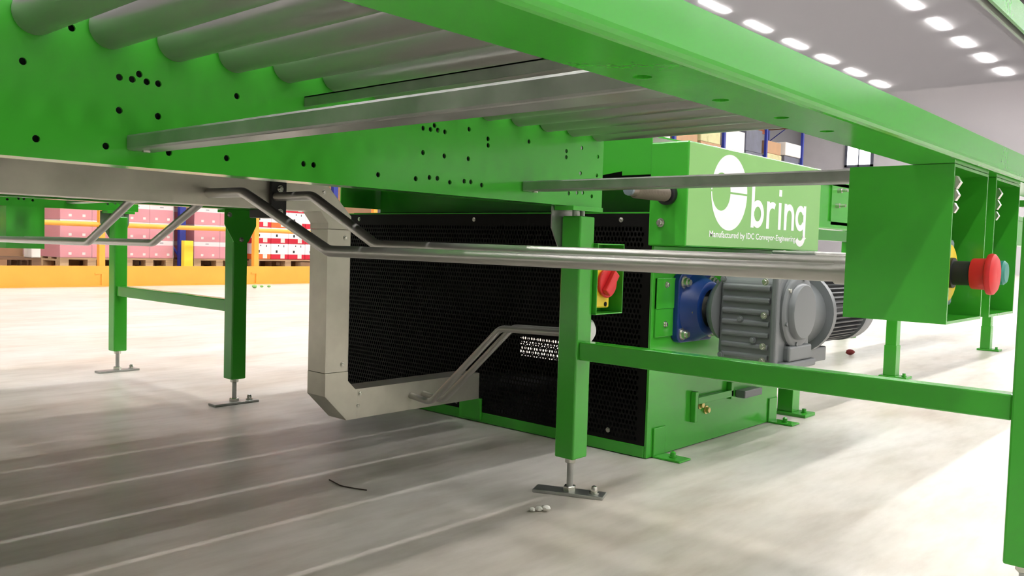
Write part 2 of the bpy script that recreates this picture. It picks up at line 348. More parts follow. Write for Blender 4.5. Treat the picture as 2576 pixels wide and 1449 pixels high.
# ------------------------------------------------------------------ button stations under the rails
def station(x0, x1, y0, y1, sgn, kind, label):
    """guard box hung under a rail, open towards -y*sgn; y0 = open side, y1 = closed back"""
    zb, zt = 0.523, Z0 - 0.0004; t = 0.003; yc = (y0 + y1) / 2
    T = thing('push_button_station', label, 'control box', ((x0 + x1) / 2, yc, zb), 'push button stations under the rails')
    lo, hi = min(y0, y1), max(y0, y1)
    sh = B(); box(sh, x0, x0 + t, lo, hi, zb, zt); box(sh, x1 - t, x1, lo, hi, zb, zt); box(sh, x0 + t, x1 - t, lo, hi, zb, zb + t)
    box(sh, x0 + t, x1 - t, lo, hi, zt - t, zt)
    if y1 > y0: box(sh, x0 + t, x1 - t, hi - t, hi, zb + t, zt - t)
    else: box(sh, x0 + t, x1 - t, lo, lo + t, zb + t, zt - t)
    obj('guard_shell', sh, GREEN, T)
    dep = 0.080 if kind == 'red' else 0.067
    d = 1 if y1 > y0 else -1; cx, cz = (x0 + x1) / 2, 0.575
    hy = y1 - d * 0.0032
    h = B(); box(h, cx - 0.034, cx + 0.034, min(hy, hy - d * dep), max(hy, hy - d * dep), 0.538, 0.612)
    hs = obj('housing', h, GREYPL, T, bevel=0.004); fy = hy - d * (dep + 0.0002)
    ring = B(); lathe(ring, (cx, fy, cz), (0, -d, 0), [(0, 0.031), (0.004, 0.031), (0.005, 0.029)], 28); obj('yellow_disc' if kind == 'red' else 'disc', ring, YELLOW if kind == 'red' else GREYPL, hs, True)
    st = B()
    if kind == 'red':
        lathe(st, (cx, fy - d * 0.005, cz), (0, -d, 0), [(0, 0.0165), (0.004, 0.0165), (0.004, 0.013), (0.022, 0.013)], 24); obj('collar', st, RUBBER, hs, True)
        b = B(); lathe(b, (cx, fy - d * 0.027, cz), (0, -d, 0), [(0, 0.016), (0.001, 0.0165), (0.014, 0.0168), (0.0155, 0.0215), (0.018, 0.0222), (0.021, 0.0215), (0.0235, 0.018), (0.0235, 0.004)], 32)
        obj('mushroom_button', b, RED, T, True, label='red mushroom emergency stop button')
    else:
        lathe(st, (cx, fy - d * 0.005, cz), (0, -d, 0), [(0, 0.0165), (0.012, 0.0165), (0.014, 0.015)], 24); obj('collar', st, GREYPL, hs, True)
        b = B(); lathe(b, (cx, fy - d * 0.019, cz), (0, -d, 0), [(0, 0.0148), (0.016, 0.0148), (0.019, 0.012), (0.0195, 0.002)], 32)
        obj('round_button', b, TEAL, T, True, label='teal round button')
    for gz in (0.668, 0.655, 0.642):
        g = B(); hexnut(g, (x0 + t, y0 + d * 0.002, gz), (1, 0, 0), 0.0075 - (0.668 - gz) * 0.06, 0.010 - (0.668 - gz) * 0.1); obj('cable_gland', g, ZINC, T)
    return T
station(0.942, 1.080, 0.245, 0.35, 1, 'red', 'green guard box with red emergency stop button under the near rail')
station(1.117, 1.243, 0.245, 0.35, 1, 'teal', 'green guard box with teal button beside the red emergency stop')
station(1.148, 1.285, 3.735, 3.630, -1, 'teal', 'green guard box hanging under the far rail of the left conveyor')

# ------------------------------------------------------------------ cable trunking between the conveyors
YT0, YT1 = 1.85, 1.928
def trunking():
    T = thing('cable_trunking', 'galvanised sheet cable trunking dropping with mitred elbows towards the mesh machine', 'trunking', (1.38, 1.89, 0.10))
    za, zb = 0.664, 0.733; xl, xr = 1.345, 1.420; c = 0.052
    # run along the conveyor, elbow, drop, elbow, low run
    obj('run', bx(-2.1, 1.205, YT0, YT1, za, zb), TRUNK, T, bevel=0.001)
    obj('elbow', prism_y([(1.206, za), (xl - c * 0.45, za), (xl, za - c * 0.55), (xl, 0.620), (xr, 0.620), (xr, zb - 0.078), (xr - 0.078, zb), (1.206, zb)], YT0 - 0.0012, YT1 + 0.0012), TRUNK, T, bevel=0.001)
    obj('run', bx(xl, xr, YT0, YT1, 0.238, 0.6195), TRUNK, T, bevel=0.001)
    zl0, zl1 = 0.104, 0.186
    obj('elbow', prism_y([(xl, 0.2375), (xl, 0.176), (xl + 0.072, zl0), (xr + 0.033, zl0), (xr + 0.033, zl1), (xr + 0.026, zl1), (xr, zl1 + 0.026), (xr, 0.2375)], YT0 - 0.0012, YT1 + 0.0012), TRUNK, T, bevel=0.001)
    obj('run', bx(xr + 0.0335, 1.935, YT0, YT1, zl0, zl1), TRUNK, T, bevel=0.001)
    for x, z in ((1.402, 0.598), (1.40, 0.258), (1.462, 0.172), (1.33, 0.715), (1.21, 0.72), (1.455, 0.14)):
        obj('screw', boltbm((x, YT0 - 0.0012, z), (0, -1, 0), 0.004, 0.003), ZINC, T)
    st = B(); box(st, 1.166, 1.209, 1.835, 1.8455, 0.641, 0.76); box(st, 1.166, 1.209, 1.8455, 1.935, 0.641, 0.6625)
    o = obj('hanger', st, BLACK, T, bevel=0.002)
    for z in (0.655, 0.713): obj('bolt', boltbm((1.19, 1.835, z), (0, -1, 0), 0.006, 0.007), ZINC, o)
    return T
trunking()

# ------------------------------------------------------------------ bent conduits
def conduit(pts, r, label, rad=0.06, ends=()):
    T = thing('conduit_pipe', label, 'pipe', pts[0], 'bent steel conduits')
    b = B(); tube(b, bendpath(pts, rad), r, 18); obj('pipe', b, PIPE, T, True)
    for e, d in ends:
        e = Vector(e); c = B(); lathe(c, e, d, [(0, r * 1.25), (0.035, r * 1.25), (0.036, r)], 18); obj('coupler', c, PIPE, T, True)
    return T
conduit([(1.01, 0.3505, 0.570), (1.01, 1.385, 0.569), (1.01, 1.70, 0.690), (1.01, 1.8495, 0.691)], 0.0112,
        'steel conduit running to the red emergency stop box, nearest of the bent pipes', ends=[((1.01, 0.3505, 0.570), (0, 1, 0))])
conduit([(1.18, 0.3505, 0.578), (1.18, 1.445, 0.582), (1.18, 1.687, 0.693), (1.18, 1.8345, 0.693)], 0.0112,
        'steel conduit running behind the nearest one to the teal button box', ends=[((1.18, 0.3505, 0.578), (0, 1, 0))])
conduit([(1.04, 3.72, 0.558), (1.04, 2.60, 0.564), (1.04, 2.31, 0.685), (1.04, YT1, 0.690)], 0.0112,
        'steel conduit at far left rising just left of the leg')
conduit([(1.215, 3.629, 0.560), (1.215, 2.56, 0.566), (1.215, 2.26, 0.690), (1.215, YT1, 0.692)], 0.0112,
        'steel conduit at far left passing behind the green leg before it rises')
for i, (dx, l) in enumerate(((0, 'lower steel conduit rising beside the trunking foot, nearer of the pair'), (0.05, 'lower steel conduit rising beside the trunking foot, farther of the pair'))):
    conduit([(1.648 + dx, YT0 - 0.0002, 0.146), (1.648 + dx, 1.765, 0.138), (1.648 + dx, 1.505, 0.372), (1.648 + dx, 1.262, 0.380)], 0.009, l, 0.05)
# round white cap on the pair of conduits
T = thing('round_cap', 'white round cap beside the middle leg under the isolator switch', 'cap', (1.68, 1.245, 0.385))
b = B(); lathe(b, (1.6715, 1.2615, 0.388), (0, -1, 0), [(0, 0.033), (0.012, 0.033), (0.026, 0.030), (0.035, 0.020), (0.038, 0.004)], 30); obj('dome', b, WHITEPL, T, True)
b = B(); lathe(b, (1.6715, 1.2645, 0.388), (0, -1, 0), [(0, 0.0345), (0.003, 0.0345)], 30); obj('base', b, GREYPL, T, True)
# isolator switch on a bracket of the middle leg
T = thing('isolator_switch', 'red and yellow rotary isolator switch in a green guard on the middle leg', 'switch', (1.69, 1.22, 0.43))
g = B(); x0, x1, y0, y1, z0, z1, t = 1.638, 1.748, 1.19, 1.2555, 0.432, 0.602, 0.003
box(g, x0, x1, y0, y1, z0, z0 + t); box(g, x0, x1, y0, y1, z1 - t, z1); box(g, x0, x0 + t, y0, y1, z0 + t, z1 - t); box(g, x1 - t, x1, y0, y1, z0 + t, z1 - t); box(g, x0 + t, x1 - t, y1 - t, y1, z0 + t, z1 - t)
obj('guard', g, GREEN, T, bevel=0.0012)
obj('switch_body', bx(1.646, 1.716, 1.208, 1.2522, 0.446, 0.588), YELLOW, T, bevel=0.004)
k = B(); lathe(k, (1.697, 1.2078, 0.507), (0, -1, 0), [(0, 0.034), (0.003, 0.036), (0.008, 0.036), (0.010, 0.034)], 32); kn = obj('knob', k, RED, T, True)
h = bx(-0.011, 0.011, 1.184, 1.1979, -0.031, 0.031); h.transform(Matrix.Translation((1.697, 0, 0.507)) @ Matrix.Rotation(math.radians(38), 4, 'Y')); obj('knob_grip', h, RED, kn, bevel=0.003)
for x, z in ((1.656, 0.53), (1.700, 0.455)): obj('padlock_slot', boltbm((x, 1.2078, z), (0, -1, 0), 0.004, 0.002), RED if z > 0.5 else HOLE, T)

# ------------------------------------------------------------------ the mesh-clad machine at the end of the conveyors
def perforated(y0, y1, z0, z1, x, py=0.0122, pz=0.0142):
    bm = B(); ny = int((y1 - y0) / py); nz = int((z1 - z0) / pz); py = (y1 - y0) / (ny + 0.5); pz = (z1 - z0) / nz
    for j in range(nz):
        off = (j % 2) * py / 2
        if j % 2: q = [(y0, z0 + j * pz), (y0 + off, z0 + j * pz), (y0 + off, z0 + (j + 1) * pz), (y0, z0 + (j + 1) * pz)]
        else: q = [(y1 - py / 2, z0 + j * pz), (y1, z0 + j * pz), (y1, z0 + (j + 1) * pz), (y1 - py / 2, z0 + (j + 1) * pz)]
        bm.faces.new([bm.verts.new((x, *p)) for p in q])
        for i in range(ny):
            a, c = y0 + off + i * py, z0 + j * pz; my, mz = a + py / 2, c + pz / 2
            out = [(a, c), (my, c), (a + py, c), (a + py, mz), (a + py, c + pz), (my, c + pz), (a, c + pz), (a, mz)]
            inn = [(my + py * 0.36 * math.cos(t) , mz + pz * 0.42 * math.sin(t)) for t in [math.radians(225 + 45 * k) for k in range(8)]]
            vo = [bm.verts.new((x, *p)) for p in out]; vi = [bm.verts.new((x, *p)) for p in inn]
            for k in range(8): bm.faces.new((vo[k], vo[(k + 1) % 8], vi[(k + 1) % 8], vi[k]))
    return bm
MX, MY0, MY1, MXB = 2.035, 1.290, 2.69, 2.86
T = thing('pallet_machine', 'green pallet handling machine with black perforated front and bring lettering', 'machine', (2.45, 1.99, 0))
MACH = T
p = obj('perforated_panel', perforated(MY0 + 0.03, MY1 - 0.03, 0.045, 0.655, MX), SHEET, T, 'raw')
fb = B()
box(fb, MX - 0.001, MX + 0.002, MY0 + 0.006, MY1, 0.655, 0.692); box(fb, MX - 0.001, MX + 0.002, MY0 + 0.006, MY1, 0.036, 0.045)
box(fb, MX - 0.001, MX + 0.002, MY0 + 0.006, MY0 + 0.03, 0.045, 0.655); box(fb, MX - 0.001, MX + 0.002, MY1 - 0.03, MY1, 0.045, 0.655)
obj('panel_border', fb, SHEET, T)
for y, z in ((1.40, 0.674), (1.99, 0.674), (2.60, 0.674), (1.42, 0.062), (2.02, 0.062), (2.05, 0.055)):
    obj('screw', boltbm((MX - 0.001, y, z), (-1, 0, 0), 0.005, 0.004), ZINC, T)
obj('bottom_sill', bx(MX - 0.003, MX + 0.04, MY0 + 0.0045, MY1, 0.002, 0.0355), GREEN, T, bevel=0.002)
obj('front_foot', bx(MX - 0.012, MX - 0.002, 1.927, 2.026, 0.010, 0.082), GREEN, T, bevel=0.002)
# side plate facing the aisle
sp = B(); box(sp, MX - 0.002, 2.875, MY0 - 0.004, MY0 + 0.004, 0.002, 0.6015); box(sp, MX + 0.003, MX + 0.008, MY0 + 0.004, MY0 + 0.03, 0.036, 0.6015)
obj('side_plate', sp, GREEN, T, bevel=0.0015)
bp = B(); box(bp, MX + 0.012, 2.145, MY0 - 0.010, MY0 - 0.0041, 0.345, 0.512); box(bp, MX + 0.012, 2.145, MY0 - 0.012, MY0 - 0.0041, 0.425, 0.512)
o = obj('bolted_plate', bp, GREEN, T, bevel=0.001)
for x, z in ((2.094, 0.493), (2.096, 0.380), (2.094, 0.60 - 0.02)): obj('bolt', boltbm((x, MY0 - (0.012 if z > 0.42 else 0.010) if z < 0.55 else MY0 - 0.004, z), (0, -1, 0), 0.006, 0.008), ZINC, o)
# cross bracket low on the side plate
br = B(); box(br, 2.268, 2.285, MY0 - 0.022, MY0 - 0.0041, 0.075, 0.168); box(br, 2.285, 2.51, MY0 - 0.022, MY0 - 0.0041, 0.128, 0.150); box(br, 2.495, 2.51, MY0 - 0.022, MY0 - 0.0041, 0.12, 0.175)
br2 = obj('bracket', br, GREEN, T, bevel=0.002)
for x, z in ((2.325, 0.121), (2.363, 0.101)): obj('bolt', boltbm((x, MY0 - 0.0041, z), (0, -1, 0), 0.009, 0.014), BRASS, br2)
def angle_foot(x, w=0.062):
    f = B(); box(f, x, x + w, MY0 - 0.010, MY0 - 0.0041, 0.0, 0.085); box(f, x, x + w, MY0 - 0.095, MY0 - 0.010, 0.0, 0.006)
    o = obj('angle_foot', f, GREEN, T, bevel=0.002); b = B()
    lathe(b, (x + w / 2, MY0 - 0.055, 0.006), (0, 0, 1), [(0, 0.012), (0.003, 0.012), (0.003, 0.008), (0.014, 0.008), (0.018, 0.002)], 10); obj('anchor_bolt', b, GREEN, o, True)
angle_foot(2.062); angle_foot(2.805)
# top beam: upper plate with a notch, dark slot, recessed lower plate
ub = prism(B(), [(MY0 + 0.012, 0.80), (1.40, 0.80), (1.40, 0.812), (1.47, 0.803), (2.684, 0.799), (2.684, 0.905), (MY0 + 0.012, 0.905)], lambda y, z: (MX - 0.006, y, z), lambda y, z: (MX - 0.002, y, z))
obj('upper_beam_plate', ub, GREEN, T, bevel=0.001)
obj('beam_top', bx(MX - 0.006, MXB, MY0 + 0.012, 2.684, 0.9051, 0.910), GREEN, T)
obj('recessed_plate', bx(MX + 0.16, MX + 0.164, MY0 + 0.012, 2.672, 0.7005, 0.80), GREEN, T)
obj('slot_backing', bx(MX + 0.1, MX + 0.12, MY0 + 0.012, 2.684, 0.80, 0.83), HOLE, T)
obj('ledge', bx(MX - 0.001, MX + 0.16, MY0 + 0.006, 2.69, 0.6921, 0.696), GREEN, T)
obj('end_plate', bx(MX - 0.02, MX + 0.4, 2.6905, 2.695, 0.72, 0.90), GREEN, T)
obj('end_flange', bx(MX + 0.15, MX + 0.154, 2.70, 2.80, 0.76, 0.90), GREEN, T)
# inner sheets whose near-black colour paints in the interior's shade, with the opening through which the bright floor behind shows
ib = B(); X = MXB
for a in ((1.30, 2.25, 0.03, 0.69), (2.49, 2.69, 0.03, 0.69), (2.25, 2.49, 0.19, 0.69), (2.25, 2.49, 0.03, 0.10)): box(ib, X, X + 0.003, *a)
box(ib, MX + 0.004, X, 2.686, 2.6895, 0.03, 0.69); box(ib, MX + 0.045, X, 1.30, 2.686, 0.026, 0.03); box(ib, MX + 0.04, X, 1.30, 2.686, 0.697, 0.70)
obj('inner_shade_sheet', ib, HOLE, T)
obj('rear_perforated_panel', perforated(2.25, 2.49, 0.10, 0.19, MXB + 0.0015), SHEET, T, 'raw')
obj('inner_drum', lathe(B(), (2.45, 1.32, 0.42), (0, 1, 0), [(0, 0.11), (1.3, 0.11)], 24), HOLE, T, True)

# the cover box with the lettering
BX0, BX1, BY, BZ0, BZ1 = 2.025, 2.925, 1.183, 0.602, 0.887
cv = B(); box(cv, BX0, BX1, BY, MY0 + 0.012, BZ0, BZ1)
SB = obj('sign_cover', cv, GREEN, T, bevel=0.004)
obj('sign_glare_sheet', bx(BX0 + 0.004, BX1 - 0.004, BY - 0.0005, BY + 0.001, BZ0 + 0.004, BZ1 - 0.004), mat('green_glare_tint', srgb(136, 192, 112), 0.22), SB, label='green sheet with glare put into its paler colour')  # separate sheet over the green face, glare put into its paler colour
def flat(poly_bm, name, label=None): return obj(name, poly_bm, WHITE, SB, label=label)
def stroke(bm, pts, w, y=BY - 0.0010, th=0.0005):
    pts = [Vector((p[0], 0, p[1])) for p in pts]; n = len(pts); Lp, Rp = [], []
    for i in range(n):
        d0 = (pts[i] - pts[i - 1]).normalized() if i else (pts[1] - pts[0]).normalized()
        d1 = (pts[i + 1] - pts[i]).normalized() if i < n - 1 else d0
        d = (d0 + d1).normalized(); k = 1 / max(0.5, d.dot(d0)); nn = Vector((-d.z, 0, d.x)) * (w / 2 * k)
        Lp.append(pts[i] + nn); Rp.append(pts[i] - nn)
    for yy in (y,):
        vl = [bm.verts.new((p.x, yy, p.z)) for p in Lp]; vr = [bm.verts.new((p.x, yy, p.z)) for p in Rp]
        for i in range(n - 1): bm.faces.new((vl[i], vl[i + 1], vr[i + 1], vr[i]))
def arc(cx, cz, rx, rz, a0, a1, n=14): return [(cx + rx * math.cos(math.radians(a0 + (a1 - a0) * i / n)), cz + rz * math.sin(math.radians(a0 + (a1 - a0) * i / n))) for i in range(n + 1)]
LWD = 0.020; ZB, ZX, ZA = 0.667, 0.752, 0.800
def dot(bm, x, z, w): stroke(bm, [(x, z - w / 2), (x, z + w / 2)], w)
h2 = (ZX - ZB) / 2; mz = (ZX + ZB) / 2
bb = B(); stroke(bb, [(2.412, ZA), (2.412, ZB)], LWD); stroke(bb, arc(2.445, mz, 0.033, h2 - LWD / 2, 160, -160, 24), LWD, BY - 0.0012); flat(bb, 'letter_b')
bb = B(); stroke(bb, [(2.517, ZX), (2.517, ZB)], LWD); stroke(bb, arc(2.548, ZX - 0.036, 0.031, 0.026, 180, 55), LWD, BY - 0.0012); flat(bb, 'letter_r')
bb = B(); stroke(bb, [(2.602, ZX), (2.602, ZB)], LWD); dot(bb, 2.602, 0.783, 0.021); flat(bb, 'letter_i')
bb = B(); stroke(bb, [(2.645, ZX), (2.645, ZB)], LWD); stroke(bb, arc(2.6735, ZX - 0.040, 0.0285, 0.030, 180, 0, 16) + [(2.702, ZB)], LWD, BY - 0.0012); flat(bb, 'letter_n')
bb = B(); stroke(bb, arc(2.762, mz, 0.030, h2 - LWD / 2, 30, 330, 24), LWD); stroke(bb, [(2.795, ZX), (2.795, 0.648)] + arc(2.765, 0.648, 0.030, 0.022, 0, -160, 12), LWD, BY - 0.0012); flat(bb, 'letter_g')
# globe emblem: disc with an off-centre round opening and a thin horizontal slit
bb = B(); cx, cz, R = 2.262, 0.762, 0.109; ix, iz, rx, rz = 2.212, 0.762, 0.054, 0.054; N_ = 48
slit = 0.0028
for a0, a1 in ((0, 180), (180, 360)):
    po, pi_ = [], []
    for i in range(N_ + 1):
        a = math.radians(a0 + (a1 - a0) * i / N_)
        x, z = cx + R * math.cos(a), cz + R * math.sin(a); u, v = ix + rx * math.cos(a), iz + rz * math.sin(a)
        s = slit if a0 == 0 else -slit
        z = max(z, cz + s) if a0 == 0 else min(z, cz + s); v = max(v, cz + s) if a0 == 0 else min(v, cz + s)
        po.append(bb.verts.new((x, BY - 0.0010, z))); pi_.append(bb.verts.new((u, BY - 0.0010, v)))
    for i in range(N_): bb.faces.new((po[i], po[i + 1], pi_[i + 1], pi_[i]))
flat(bb, 'globe_emblem', 'white round emblem with off-centre opening')
tcu = bpy.data.curves.new('caption', 'FONT'); tcu.body = 'Manufactured by IDC Conveyor-Engineering'; tcu.size = 0.03; tcu.offset = 0.0004
to = bpy.data.objects.new('caption', tcu); COL.objects.link(to); bpy.context.view_layer.update()
tm = bpy.data.meshes.new_from_object(to.evaluated_get(bpy.context.evaluated_depsgraph_get())); bpy.data.objects.remove(to)
xs = [v.co.x for v in tm.vertices]; sx = (2.728 - 2.152) / (max(xs) - min(xs)); mn = min(xs)
for v in tm.vertices: v.co = Vector((2.152 + (v.co.x - mn) * sx, BY - 0.0010, 0.632 + v.co.y * 0.85)) - BASE[T.name]
tm.materials.append(WHITE); co = bpy.data.objects.new('caption', tm); COL.objects.link(co); co.parent = SB
obj('bolt', boltbm((BX0, 1.262, 0.666), (-1, 0, 0), 0.0085, 0.012), ZINC, SB)
# ribbed hose sticking out of the cover box
hp, hr = [], []
for i in range(76):
    x = 2.024 - 0.185 * i / 75; hp.append((x, 1.243, 0.744)); hr.append((0.0215 if i % 3 == 1 else 0.0188) if i < 66 else 0.0165)
H = thing('ribbed_hose', 'brown ribbed hose sticking out of the green cover box', 'hose', (2.02, 1.243, 0.744))
b = B(); tube(b, hp, hr, 20); obj('hose', b, HOSE, H, True)
b = B(); lathe(b, (2.0249, 1.243, 0.744), (-1, 0, 0), [(0, 0.030), (0.012, 0.030), (0.014, 0.026), (0.014, 0.022)], 28); obj('collar', b, RUBBER, H, True)
b = B(); lathe(b, (1.8395, 1.243, 0.744), (-1, 0, 0), [(0, 0.0165), (0.008, 0.0155), (0.010, 0.008)], 20); obj('plug', b, GREYPL, H, True)

# ------------------------------------------------------------------ flange bearing and gear motor
SX, SZ = 2.245, 0.425
T = thing('flange_bearing', 'blue cast flange bearing on the side of the green machine', 'bearing', (SX, 1.28, 0.33))
fl = B(); ya = MY0 - 0.0042
pts = []
for sx_, sz_ in ((1, 1), (-1, 1), (-1, -1), (1, -1)):
    for k in range(6):
        a = math.atan2(sz_, sx_) + math.radians(-40 + 16 * k); pts.append((SX + sx_ * 0.080 + 0.026 * math.cos(a), SZ + sz_ * 0.075 + 0.026 * math.sin(a)))
prism_y(pts, ya - 0.022, ya, fl); obj('flange', fl, BLUE, T, bevel=0.003)
hb2 = B(); lathe(hb2, (SX, ya - 0.0221, SZ), (0, -1, 0), [(0, 0.100), (0.010, 0.094), (0.034, 0.082), (0.044, 0.078), (0.047, 0.072), (0.047, 0.056), (0.030, 0.054)], 40); obj('hub', hb2, BLUE, T, True)
b = B(); lathe(b, (SX, ya - 0.045, SZ), (0, -1, 0), [(0, 0.0535), (0.012, 0.0535), (0.012, 0.03)], 32); obj('bearing_insert', b, RUBBER, T, True)
b = B(); lathe(b, (SX, ya - 0.056, SZ), (0, -1, 0), [(0, 0.034), (0.06, 0.034)], 32); obj('shaft', b, ZINC, T, True)
for sx_ in (-1, 1):
    for sz_ in (-1, 1):
        b = B(); lathe(b, (SX + sx_ * 0.080, ya - 0.022, SZ + sz_ * 0.075), (0, -1, 0), [(0, 0.019), (0.003, 0.019), (0.003, 0.014), (0.014, 0.0135), (0.014, 0.009), (0.022, 0.0085)], 14); obj('bolt', b, ZINC, T, True)
b = B(); lathe(b, (SX - 0.075, ya - 0.04, SZ - 0.01), (-0.3, -1, 0), [(0, 0.007), (0.006, 0.007), (0.008, 0.004), (0.016, 0.004)], 10); obj('grease_nipple', b, BRASS, T, True)

T = thing('gear_motor', 'grey ribbed right-angle gear motor on the shaft of the blue bearing', 'motor', (2.35, 1.08, 0.27))
GX0, GX1, GY0, GY1 = 2.203, 2.425, 0.995, 1.182
body = prism_y([(GX0 + 0.006, 0.505), (GX0 + 0.03, 0.530), (GX1 - 0.02, 0.530), (GX1, 0.505), (GX1, 0.32), (GX1 - 0.03, 0.285), (GX0 + 0.012, 0.285), (GX0, 0.31)], GY0, GY1 - 0.012)
gb = obj('gear_housing', body, MOTOR, T, bevel=0.010, seg=3)
for i, z in enumerate((0.494, 0.460, 0.428, 0.396, 0.364, 0.332, 0.304)):
    r = B(); prism_y([(GX0 + 0.004, z + 0.010), (GX0 - 0.007, z + 0.005), (GX0 - 0.007, z - 0.005), (GX0 + 0.004, z - 0.010)], GY0 + 0.022, GY1 - 0.024, r); obj('rib', r, MOTOR, gb, bevel=0.003)
fr = B(); box(fr, GX0 - 0.012, GX0 + 0.012, GY0 - 0.004, GY0 + 0.014, 0.278, 0.536); obj('corner_rib', fr, MOTOR, gb, bevel=0.005)
b = B(); lathe(b, (SX, GY1 - 0.013, SZ), (0, 1, 0), [(0, 0.088), (0.012, 0.085), (0.026, 0.070), (0.030, 0.045)], 36); obj('shaft_boss', b, MOTOR, gb, True)
for y, z in ((1.155, 0.515), (1.03, 0.512), (1.155, 0.30), (1.03, 0.335), (1.03, 0.42), (1.10, 0.405), (1.06, 0.350), (1.03, 0.295)):
    obj('bolt', boltbm((GX0 - 0.006, y, z), (-1, 0, 0), 0.0065, 0.008), MOTOR if y > 1.05 else ZINC, gb)
# round cover on the near face
b = B(); lathe(b, (2.318, GY0 + 0.002, 0.430), (0, -1, 0), [(0, 0.104), (0.010, 0.104), (0.014, 0.100), (0.016, 0.096), (0.016, 0.080), (0.028, 0.078), (0.032, 0.074), (0.033, 0.03)], 44); rc = obj('round_cover', b, MOTOR, T, True)
for a in range(0, 360, 60):
    obj('bolt', boltbm((2.318 + 0.092 * math.cos(math.radians(a + 20)), GY0 - 0.011, 0.430 + 0.092 * math.sin(math.radians(a + 20))), (0, -1, 0), 0.006, 0.007), ZINC if a in (120, 300) else MOTOR, rc)
f = B(); box(f, GX0 + 0.01, GX1 + 0.005, GY0 - 0.022, GY0 + 0.03, 0.270, 0.292); box(f, GX0 + 0.05, GX1 - 0.02, GY0 - 0.018, GY0 + 0.01, 0.292, 0.335); obj('foot_flange', f, MOTOR, T, bevel=0.006)
# motor, axis along the conveyor direction
MC = (1.085, 0.415)
b = B(); lathe(b, (GX1 - 0.004, MC[0], MC[1]), (1, 0, 0), [(0, 0.098), (0.05, 0.102), (0.085, 0.105), (0.085, 0.128), (0.108, 0.128), (0.108, 0.10), (0.13, 0.098)], 44); obj('adapter_flange', b, MOTOR, T, True)
b = B(); mx0 = GX1 + 0.122; lathe(b, (mx0, MC[0], MC[1]), (1, 0, 0), [(0, 0.088), (0.30, 0.088)], 40); ms = obj('stator', b, MOTORD, T, True)
for i in range(40):
    a = 2 * math.pi * i / 40; c, s = math.cos(a), math.sin(a)
    v = bx(mx0 + 0.012, mx0 + 0.29, 0.0875, 0.103 if i % 10 else 0.108, -0.0022, 0.0022)
    v.transform(Matrix.Translation((0, MC[0], MC[1])) @ Matrix.Rotation(a, 4, 'X')); obj('cooling_fin', v, MOTORD if i % 10 else MOTOR, ms)
b = B(); lathe(b, (mx0 + 0.3, MC[0], MC[1]), (1, 0, 0), [(0, 0.108), (0.07, 0.108), (0.085, 0.098), (0.09, 0.05)], 40); obj('fan_cowl', b, MOTOR, T, True)
obj('terminal_box', bx(2.50, 2.82, MC[0] - 0.065, MC[0] + 0.065, 0.515, 0.588), MOTORD, T, bevel=0.008)
obj('terminal_lid', bx(2.495, 2.825, MC[0] - 0.07, MC[0] + 0.07, 0.5882, 0.600), GALV, T, bevel=0.004)
obj('torque_arm', bx(2.56, 2.70, 1.05, 1.11, 0.255, 0.30), MOTOR, T, bevel=0.004)
obj('torque_stop', bx(2.555, 2.68, 1.25, 1.2855, 0.118, 0.142), MOTOR, MACH, bevel=0.003)

# ------------------------------------------------------------------ conveyor continuing behind the machine
T = thing('outfeed_conveyor', 'green conveyor section behind the gear motor on two posts', 'conveyor', (3.0, 1.8, 0))
off = 1.29 - 0.230
for o_, i_ in ((1.29, 1.346), (2.34, 2.284)):
    obj('side_rail', prism_x([(y, z + 0.005) for y, z in rail_profile(o_, i_)], 2.935, 7.4), GREEN, T)
obj('rail_cover', bx(2.94, 7.39, 1.2965, 1.299, 0.70, 0.88), GREEN, T)
for k in range(46):
    b = B(); lathe(b, (2.99 + PITCH * k, 1.349, 0.878), (0, 1, 0), [(0, 0.028), (0.932, 0.028)], 20); obj('roller', b, ROLL, T, True)
for x in (3.005, 4.335, 6.2):
    for y in (1.285 if x < 4 else 1.345, 2.285):
        lg = obj('leg', bx(x, x + 0.056, y, y + 0.052, 0.012, 0.6905), GREEN, T, bevel=0.003)
        obj('sleeve', bx(x - 0.003, x + 0.059, y - 0.003, y + 0.055, 0.012, 0.16), GREEN, lg, bevel=0.002)
        obj('foot_plate', bx(x - 0.02, x + 0.07, y - 0.06, y + 0.07, 0.0, 0.012), GREEN, lg, bevel=0.002)
        b = B(); lathe(b, (x + 0.028, y - 0.035, 0.012), (0, 0, 1), [(0, 0.012), (0.003, 0.012), (0.003, 0.008), (0.014, 0.008)], 10); obj('anchor_bolt', b, GREEN, lg)
for x, z in ((3.36, 0.845), (3.345, 0.785), (3.60, 0.80)):
    b = B(); lathe(b, (x, 1.2963, z), (0, -1, 0), [(0, 0.016), (0.004, 0.016), (0.004, 0.010), (0.022, 0.010), (0.022, 0.006), (0.045, 0.006)], 12); obj('bolt', b, ZINC, T, True)
obj('bearing_plate', bx(3.30, 3.62, 1.290, 1.2964, 0.71, 0.875), GREEN, T)

